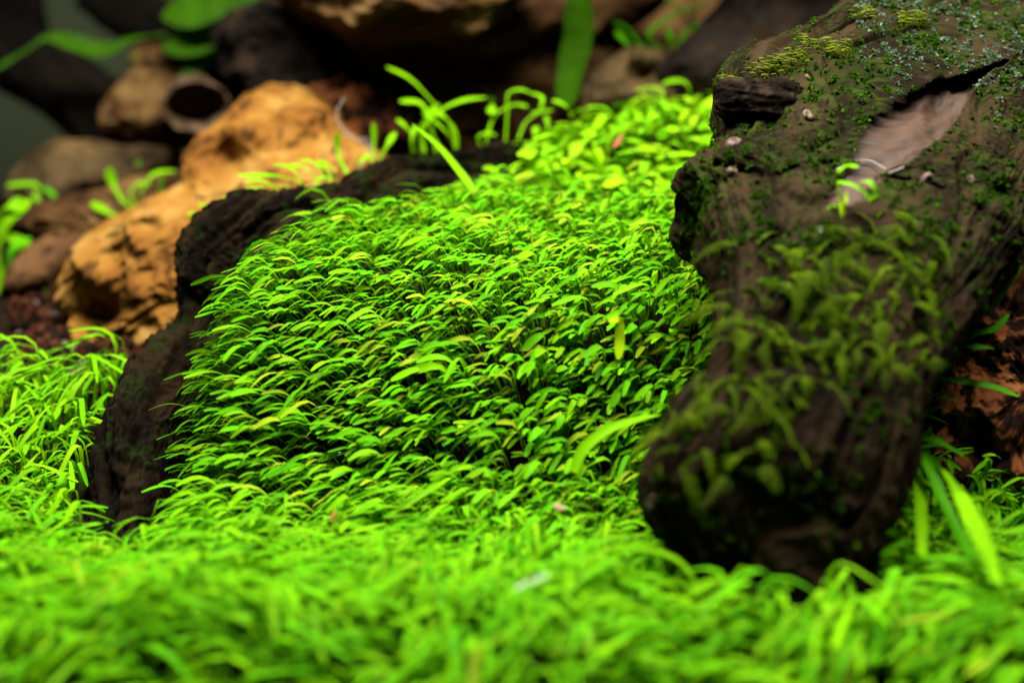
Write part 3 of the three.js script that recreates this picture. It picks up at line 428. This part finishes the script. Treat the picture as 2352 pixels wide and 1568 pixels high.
tuft('leafy_plant', 'blurred yellow green plant cut off at the left edge beside the brown stone', 'aquatic plant', 0.67, [
  [[[20, 760], [30, 660], [60, 600], [50, 560], [0, 540]], 30, 'strap', 'lime'], [[[45, 760], [80, 700], [120, 660], [155, 630]], 18, 'point', 'yellow'], [[[40, 740], [95, 690], [80, 640]], 26, 'strap', 'lime'], [[[0, 760], [40, 720], [90, 720]], 24, 'strap', 'lime'], [[[0, 700], [-10, 600], [20, 500], [70, 460]], 34, 'strap', 'lime'], [[[10, 660], [30, 570], [70, 545]], 18, 'strap', 'mid'], [[[0, 640], [25, 600], [60, 590]], 22, 'spoon', 'yellow'], [[[-20, 520], [10, 480], [60, 470]], 40, 'spoon', 'lime']]);
tuft('long_leaf', 'long single leaf curving right out of the mound toward the moss', 'grass leaf', 0.47, [[[[1318, 1085], [1338, 1035], [1395, 988], [1470, 962], [1520, 952]], 26, 'point', 'lime']]);
tuft('long_leaf', 'long straight leaf leaning up left from the top of the mound before the branch', 'grass leaf', 0.575, [[[[1090, 440], [1055, 395], [1005, 335], [945, 284]], 22, 'point', 'lime']]);
tuft('long_leaf', 'pale hanging spoon leaf, folded down on the right of the mound', 'grass leaf', 0.485, [[[[1400, 740], [1420, 735], [1424, 775], [1420, 825]], 20, 'strap', 'yellow']]);
tuft('long_leaf', 'upright ribbed leaf standing in the upper mound', 'grass leaf', 0.53, [[[[1200, 680], [1212, 640], [1225, 600], [1240, 578]], 20, 'strap', 'mid']]);
tuft('pointed_leaf', 'big blurred pointed blade at the right edge before the rust red rock', 'grass blade', 0.425, [[[[2290, 1340, 0.405], [2250, 1225, 0.42], [2200, 1130, 0.437], [2164, 1076, 0.447]], 40, 'point', 'lime'], [[[2250, 1310, 0.43], [2190, 1200, 0.445], [2125, 1060, 0.46], [2090, 1015, 0.468]], 28, 'point', 'mid']]);
tuft('pale_leaf', 'small whitish blurred leaf lying in the front carpet below the mound', 'grass leaf', 0.398, [[[[1185, 1352], [1210, 1338], [1235, 1330], [1258, 1322]], 24, 'spoon', 'pale']]);
tuft('pointed_leaf', 'upright blade standing right against the edge of the log foot', 'grass blade', 0.445, [[[[2118, 1275, 0.43], [2116, 1180, 0.445], [2110, 1100, 0.457], [2096, 1042, 0.466]], 28, 'point', 'lime']]);
tuft('grass_sprig', 'dark green leaves sticking out right from behind the log before the rust red rock', 'grass sprig', 0.488, [
  [[[2262, 720], [2290, 690], [2320, 650], [2348, 610]], 15, 'strap', 'mid'], [[[2215, 785], [2250, 765], [2285, 755], [2318, 722]], 15, 'strap', 'deep'], [[[2205, 798], [2240, 796], [2285, 800]], 14, 'strap', 'deep'], [[[2140, 868], [2210, 876], [2280, 888], [2340, 910]], 17, 'strap', 'mid'], [[[2150, 912], [2170, 912], [2185, 918]], 11, 'spoon', 'lime'], [[[2110, 1010], [2150, 1010], [2230, 1060]], 18, 'point', 'mid'], [[[2110, 1030], [2160, 1020], [2210, 1040], [2240, 1035]], 14, 'point', 'mid'], [[[2105, 1040], [2140, 1060], [2200, 1140]], 24, 'point', 'mid']]);
tuft('log_sprig', 'little sprig of yellow green leaves rooted in the crack of the log', 'grass sprig', logCast(1935, 490).point.clone().sub(EYE).dot(FWD) - 0.006, [
  [[[1935, 500], [1930, 455], [1922, 412]], 9, 'strap', 'yellow'], [[[1925, 418], [1960, 425], [1990, 448], [1996, 468]], 20, 'spoon', 'lime'], [[[1975, 418], [2000, 420], [2014, 445], [1998, 462]], 22, 'spoon', 'lime'], [[[1925, 395], [1945, 380], [1972, 384]], 13, 'spoon', 'lime'], [[[1935, 500], [1942, 470], [1946, 440]], 7, 'strap', 'yellow'], [[[1900, 480], [1915, 470], [1925, 475]], 14, 'spoon', 'lime']]);
tuft('ribbon_leaf', 'dark green ribbon leaf hanging straight down from the top before the dark hollow', 'plant leaf', 0.70, [[[[1335, -60], [1328, 60], [1318, 140], [1300, 245]], 62, 'strap', 'fern']]);
tuft('wavy_leaf', 'long wavy ribbon leaf reaching left in the far top left', 'plant leaf', 0.80, [[[[380, 80], [310, 92], [240, 118], [165, 98], [110, 90], [60, 120], [-10, 160]], 42, 'strap', 'fern']]);
tuft('broad_leaf_plant', 'plant with broad bright leaves hanging at the top left', 'aquatic plant', 0.82, [
  [[[640, -80], [560, -10], [470, 30], [370, 40]], 240, 'broad', 'fern'], [[[640, 10], [560, 60], [470, 100], [370, 110]], 190, 'broad', 'fern'], [[[520, 90], [470, 140], [420, 165], [395, 200]], 50, 'broad', 'fern'], [[[320, 120], [300, 140], [310, 165], [330, 160]], 22, 'spoon', 'mid']]);

// ------------------------------------------------------------------ moss on the log
{
  const r = rng(606), B = new Blades(), L = new Blades(), q = new THREE.Vector3(), b = new THREE.Vector3(), a = new THREE.Vector3(), c = new THREE.Vector3();
  const grain = (T, p, n, size, color, leaves) => { for (let k = 0; k < leaves; k++) { const d = V(r() - 0.5, r() - 0.5, r() - 0.5).normalize().addScaledVector(n, 0.9).normalize(), e = new THREE.Vector3().crossVectors(d, V(r() - 0.5, r(), r() - 0.5)).normalize(), m = 1 + (r() - 0.5) * 0.4, i = T.p.length / 3, s = size * (0.7 + r() * 0.6), nn = new THREE.Vector3().crossVectors(e, d);
    a.copy(p).addScaledVector(e, -s * 0.3); b.copy(p).addScaledVector(e, s * 0.3); c.copy(p).addScaledVector(d, s); const mid = p.clone().addScaledVector(d, s * 0.5).addScaledVector(e, s * 0.34), mi2 = p.clone().addScaledVector(d, s * 0.5).addScaledVector(e, -s * 0.34);
    for (const w of [a, b, mid, c, mi2]) { T.p.push(w.x, w.y, w.z); T.n.push(nn.x, nn.y, nn.z); T.c.push(color[0] * m, color[1] * m, color[2] * m); } T.i.push(i, i + 1, i + 2, i, i + 2, i + 4, i + 4, i + 2, i + 3); } };
  for (let k = 0; k < 46000; k++) {
    const u = 1460 + r() * 930, v = -20 + r() * 1280, h = logCast(u, v); if (!h) continue;
    const p = h.point, w = { x: p.x, y: p.y, z: p.z }, m = 0.45 * logMoss(w) + 0.55 * noise2(p.x * 260, p.y * 260, p.z * 260);
    const high = v < 560 ? 1 : v < 900 ? 0.55 : 0.25;
    if (h.face >= BARK || m < 0.20 + r() * 0.15 || r() > high) continue;
    grain(B, p, h.normal, 0.0005 + r() * 0.0008, mixc([0.018, 0.060, 0.002], [0.040, 0.085, 0.003], r()), 6);
  }
  for (let k = 0; k < 3400; k++) { // pale grains on the upper end
    const u = 1960 + r() * 430, v = -20 + r() * 330, h = logCast(u, v); if (!h) continue;
    const p = h.point, m = 0.5 * fbm(noise, p.x * 50 + 20, p.y * 50, p.z * 50, 3) + 0.6 * noise2(p.x * 230, p.y * 230, p.z * 230) + lerp(0.12, -0.34, sm(60, 260, v - (u - 2150) * 0.35)); if (h.face >= BARK || m < 0.12) continue;
    grain(L, p, h.normal, 0.0005 + r() * 0.0007, mixc([0.06, 0.10, 0.05], [0.20, 0.25, 0.17], r() * r()), 7);
  }
  // longer yellow tufts along the upper edge
  for (const [u, v, n] of [[1690, 190, 8], [1790, 150, 14], [1880, 100, 10], [1930, 110, 16], [1985, 30, 12], [2100, 45, 26], [1760, 165, 10], [1830, 130, 10]]) for (let k = 0; k < n * 3; k++) { const h = logCast(u + (r() - 0.5) * 60, v + (r() - 0.5) * 30 + 8); if (!h) continue; const d0 = h.normal.clone().add(V((r() - 0.7) * 0.8, 0.9, (r() - 0.5) * 0.6)).normalize(); const [pts, sides] = arch(h.point, d0, V(-0.9, 0.1 - r() * 0.4, 0.3).normalize(), 0.003 + r() * 0.003, 0.2, 1, 5, 0); strip(B, pts, sides, 0.0005, 'point', mixc([0.06, 0.08, 0.003], [0.11, 0.135, 0.005], r())); }
  for (let k = 0; k < 9000; k++) { const u = 215 + r() * 330, v = 740 + r() * 460, h = rootCast(u, v); if (!h) continue; const p = h.point, m = fbm(noise, p.x * 60, p.y * 60, p.z * 60, 4) + 0.5 * noise2(p.x * 300, p.y * 300, p.z * 300); if (m < 0.3) continue; grain(B, p, h.normal, 0.0006 + r() * 0.0008, [0.010, 0.035, 0.002], 5); }
  const put = (name, label, T, mat) => { const m = named(mesh(T.build(), mat), name); m.userData.kind = 'stuff'; tag(m, label, 'moss'); scene.add(m); };
  put('moss', 'short green moss grains covering the bark of the log and root', B, M.moss); put('lichen', 'pale mint green grains crusting the upper end of the log', L, M.moss);
  // feathery hanging moss: every frond is a part
  const frond = (len, seed) => { const rr = rng(seed), T = new Blades(), n = 24, pts = [V(0, 0, 0)], d = V(0, 0.55, 0.8).normalize(); const swing = (rr() - 0.5) * 1.6, hue = 0.35 + 0.65 * rr(); for (let j = 1; j <= n; j++) { d.lerp(V(swing * 0.5, -1, 0.25).normalize(), 0.085); d.normalize(); pts.push(pts[j - 1].clone().addScaledVector(d, len / n)); }
    const sides = pts.map(() => V(1, 0, 0)); strip(T, pts, sides, 0.0006, 'point', [0.04, 0.05, 0.004]);
    for (let j = 2; j <= n; j++) for (const s of [-1, 1]) { const t = pts[j].clone().sub(pts[j - 1]).normalize(), l = (0.0034 * Math.sin(Math.PI * Math.min(1, 0.15 + j / n * 0.8)) + 0.0008) * (0.7 + rr() * 0.6), e = V(s, 0, 0).addScaledVector(t, 0.5 + rr() * 0.4).add(V(0, (rr() - 0.5) * 0.3, (rr() - 0.5) * 0.3)).normalize(), [q1, s1] = arch(pts[j], e, e.clone().add(V(0, -0.6, 0)).normalize(), l, 0, 1, 3, 0); strip(T, q1, s1, 0.0006, 'point', mixc([0.018, 0.040, 0.0008], [0.085, 0.135, 0.0015], rr() * hue)); }
    return T.build(); };
  const shapes = [...Array(14)].map((_, i) => frond(0.010 + 0.0016 * i, 900 + i));
  const c0 = logCast(1800, 760).point, g = base('hanging_moss', c0, 'shaggy olive moss hanging in feathery fronds from the front of the log', 'moss clump'); let made = 0;
  const lobes = [[1830, 600, 170, 70, 20], [2010, 610, 190, 90, 32], [1840, 720, 220, 100, 46], [2030, 770, 150, 90, 28], [1640, 790, 120, 100, 24], [1560, 880, 80, 110, 18], [1720, 890, 140, 80, 20], [1860, 880, 90, 100, 14], [1690, 1050, 150, 60, 14], [1540, 1000, 50, 90, 7], [1960, 530, 190, 50, 20]];
  for (const [cu, cv, ru, rv, n] of lobes) for (let k = 0; k < n && made < 300; k++) {
    const t = r() * 6.283, m = Math.sqrt(r()), h = logCast(cu + Math.cos(t) * m * ru, cv + Math.sin(t) * m * rv); if (!h) continue;
    const f = part('frond', shapes[Math.floor(r() * shapes.length)], M.moss, g); made++;
    f.position.copy(h.point).sub(c0).addScaledVector(h.normal, -0.0006);
    f.rotation.set((r() - 0.5) * 0.9, (r() - 0.5) * 2.8 - 0.1, (r() - 0.5) * 1.6); f.scale.setScalar(0.32 + r() * 0.40);
  }
}

// ------------------------------------------------------------------ small things
function shellGeo(seed) { // a flat coiled tube that widens to its mouth
  const pos = [], col = [], idx = [], n = 70, m = 14;
  for (let j = 0; j <= n; j++) { const t = j / n, a = t * Math.PI * 2 * 2.6, R = 0.00022 * Math.exp(a * 0.125) , rad = R * 0.62, cx = Math.cos(a) * R, cy = Math.sin(a) * R, up = -t * 0.0006;
    for (let i = 0; i < m; i++) { const b = i / m * Math.PI * 2, k = rad * Math.cos(b); pos.push((R + k) * Math.cos(a), (R + k) * Math.sin(a), up + rad * 1.05 * Math.sin(b)); const s = 0.85 + 0.15 * Math.sin(a * 14); col.push(0.085 * s, 0.052 * s, 0.036 * s); } }
  for (let j = 0; j < n; j++) for (let i = 0; i < m; i++) { const a = j * m + i, b = j * m + (i + 1) % m; idx.push(a, b, a + m, b, b + m, a + m); }
  return geom(pos, idx, col);
}
const SHELL = shellGeo(1);
function snail(u, v, s, turn, label, cast = logCast) {
  const h = cast(u, v); if (!h) return;
  const m = named(mesh(SHELL, M.shell), 'snail'); m.position.copy(h.point).addScaledVector(h.normal, 0.0003 * s); m.quaternion.setFromUnitVectors(V(0, 0, 1), h.normal); m.rotateZ(turn); m.scale.set(s * 0.98, s * 0.68, s * 1.15); scene.add(m); tag(m, label, 'snail', 'tiny snails on the log');
}
snail(1690, 328, 1.55, 0.6, 'tiny pinkish snail shell under the broken stub, largest on the log');
snail(1856, 262, 1.15, 1.9, 'tiny round snail shell right of the broken stub on mossy bark');
snail(2132, 415, 1.4, 1.2, 'tiny pale snail shell just right of the sprig and crack of the log');
snail(1685, 392, 0.95, 0.2, 'tiny grey snail shell below the largest snail, near the left edge of the log');
snail(2232, 410, 0.9, 2.5, 'faint small snail shell far right on the log, past the pale one');
snail(1858, 178, 0.8, 2.2, 'tiny dull snail shell high on the log above the other snails');
snail(1500, 1150, 1.0, 1.0, 'small dull snail shell at the lower left foot of the log');
snail(295, 880, 1.1, 1.4, 'tiny pale snail on the left shoulder of the gnarled root', rootCast);
// pale root hairs on the branch
{
  const p0 = P(845, 350, 0.63), g = base('root_hairs', p0, 'thin whitish root hairs looping above the branch before the ochre stone', 'root hairs');
  for (const [pts, w] of [[[[790, 225], [772, 262], [785, 292], [815, 318], [850, 340]], 0.00026], [[[800, 312], [825, 322], [842, 318], [852, 335]], 0.0002], [[[852, 335], [838, 365], [820, 395]], 0.00028], [[[850, 340], [862, 360], [870, 385]], 0.0002], [[[785, 292], [800, 312]], 0.0002]])
    part('root', new THREE.TubeGeometry(new THREE.CatmullRomCurve3(pts.map(([u, v]) => P(u, v, 0.63).sub(p0))), 30, w, 6), M.root, g);
}
{
  const q = (u, v) => { const h = logCast(u, v); return h.point.clone().addScaledVector(h.normal, 0.0012); }, p0 = q(1985, 380), g = base('root_hairs', p0, 'two short pale root hairs lying across the bare wood of the crack', 'root hairs');
  for (const pts of [[[1925, 398], [1955, 378], [1995, 372], [2036, 396]], [[2040, 400], [2055, 392], [2070, 386]]]) part('root', new THREE.TubeGeometry(new THREE.CatmullRomCurve3(pts.map(([u, v]) => q(u, v).sub(p0))), 20, 0.00026, 6), M.root, g);
}
{ // fallen scraps
  const scrap = (u, v, D, w, h, turn, color, name, label) => { const s = new THREE.Shape(); s.moveTo(-w / 2, 0); s.bezierCurveTo(-w / 3, h, w / 4, h * 0.7, w / 2, 0.1 * h); s.bezierCurveTo(w / 4, -h * 0.6, -w / 4, -h, -w / 2, 0); const m = named(mesh(new THREE.ExtrudeGeometry(s, { depth: 0.0003, bevelEnabled: true, bevelSize: 0.0001, bevelThickness: 0.0001, bevelSegments: 1 }), std({ color: new THREE.Color(...color), roughness: 0.7 })), name); m.position.copy(P(u, v, D)); m.rotation.set(-0.5, 0.2, turn); scene.add(m); tag(m, label, 'dead leaf'); };
  scrap(1420, 325, 0.60, 0.0062, 0.0014, 0.95, [0.20, 0.055, 0.012], 'dead_leaf', 'small red brown dead leaf scrap lying on the grass slope');
  scrap(765, 1185, 0.452, 0.0032, 0.0008, 1.2, [0.30, 0.10, 0.012], 'dead_leaf', 'tiny orange brown scrap in the grass at the foot of the mound');
  scrap(1040, 705, 0.505, 0.0032, 0.0011, -0.5, [0.28, 0.14, 0.02], 'dead_leaf', 'tiny tan seed-like scrap caught in the upper left of the mound');
  scrap(1285, 1165, 0.452, 0.0034, 0.0011, -0.3, [0.45, 0.28, 0.15], 'dead_leaf', 'tiny pinkish scrap lying in the grass left of the log foot');
}
{ // gravel behind the left mound
  const r = rng(808), pos = [], col = [], idx = [], G = new THREE.IcosahedronGeometry(1, 1), gp = G.attributes.position;
  for (let k = 0; k < 900; k++) {
    const u = 30 + r() * 330, v = 690 + r() * 230, D = 0.56 + r() * 0.12, q = P(u, v, D), x = q.x, z = q.z, s = 0.0012 + r() * r() * 0.0022, y = groundY(x, z) + s * (0.2 + r() * 0.9), t = r(), c = t < 0.40 ? [0.030, 0.009, 0.004] : t < 0.8 ? [0.009, 0.005, 0.003] : t < 0.96 ? [0.05, 0.018, 0.008] : [0.08, 0.065, 0.05], e = new THREE.Euler(r() * 6, r() * 6, r() * 6), k0 = pos.length / 3, w = new THREE.Vector3();
    for (let i = 0; i < gp.count; i++) { w.fromBufferAttribute(gp, i); w.multiplyScalar(1 + 0.22 * noise(w.x * 1.3 + k, w.y * 1.3, w.z * 1.3)); w.multiply(V(1, 0.7, 0.85)).multiplyScalar(s).applyEuler(e); pos.push(w.x + x, w.y + y, w.z + z); col.push(...c); idx.push(k0 + i); }
  }
  const m = named(mesh(geom(pos, idx, col), M.soil), 'gravel'); m.userData.kind = 'stuff'; tag(m, 'red brown gravel between the left mound and the ochre stone', 'gravel'); scene.add(m);
}
{ // air bubbles
  const r = rng(909), G = new THREE.SphereGeometry(1, 20, 14);
  const bub = (q, s, label, group) => { const m = named(mesh(G, M.bubble), 'air_bubble'); m.position.copy(q); m.scale.setScalar(s); scene.add(m); tag(m, label, 'air bubble', group); };
  bub(P(362, 72, 0.80), 0.0016, 'bright round air bubble on the broad leaves at the top left');
  bub(P(1885, 527, 0.455), 0.0011, 'bright air bubble on the moss under the log sprig');
  for (let k = 0; k < 26; k++) { const u = 560 + r() * 1000, v = 600 + r() * 480, D = lerp(0.545, 0.488, (v - 600) / 480); bub(P(u, v, D - 0.002), 0.00035 + r() * 0.0004, 'tiny clear air bubble clinging under a leaf of the mound', 'air bubbles on the mound leaves'); }
}

// ------------------------------------------------------------------ the lamp over the tank
{
  const g = base('aquarium_lamp', V(LAMP.x, LAMP.y + 0.006, LAMP.z), 'long white lamp panel hanging over the tank', 'lamp');
  const lens = part('lamp_lens', new THREE.BoxGeometry(LAMP.w, 0.003, LAMP.d), M.lens, g); lens.position.y = 0.001;
  const h = part('housing', new THREE.BoxGeometry(LAMP.w + 0.02, 0.022, LAMP.d + 0.02), M.housing, g); h.position.y = 0.0145;
}
renderer.render(scene, camera);
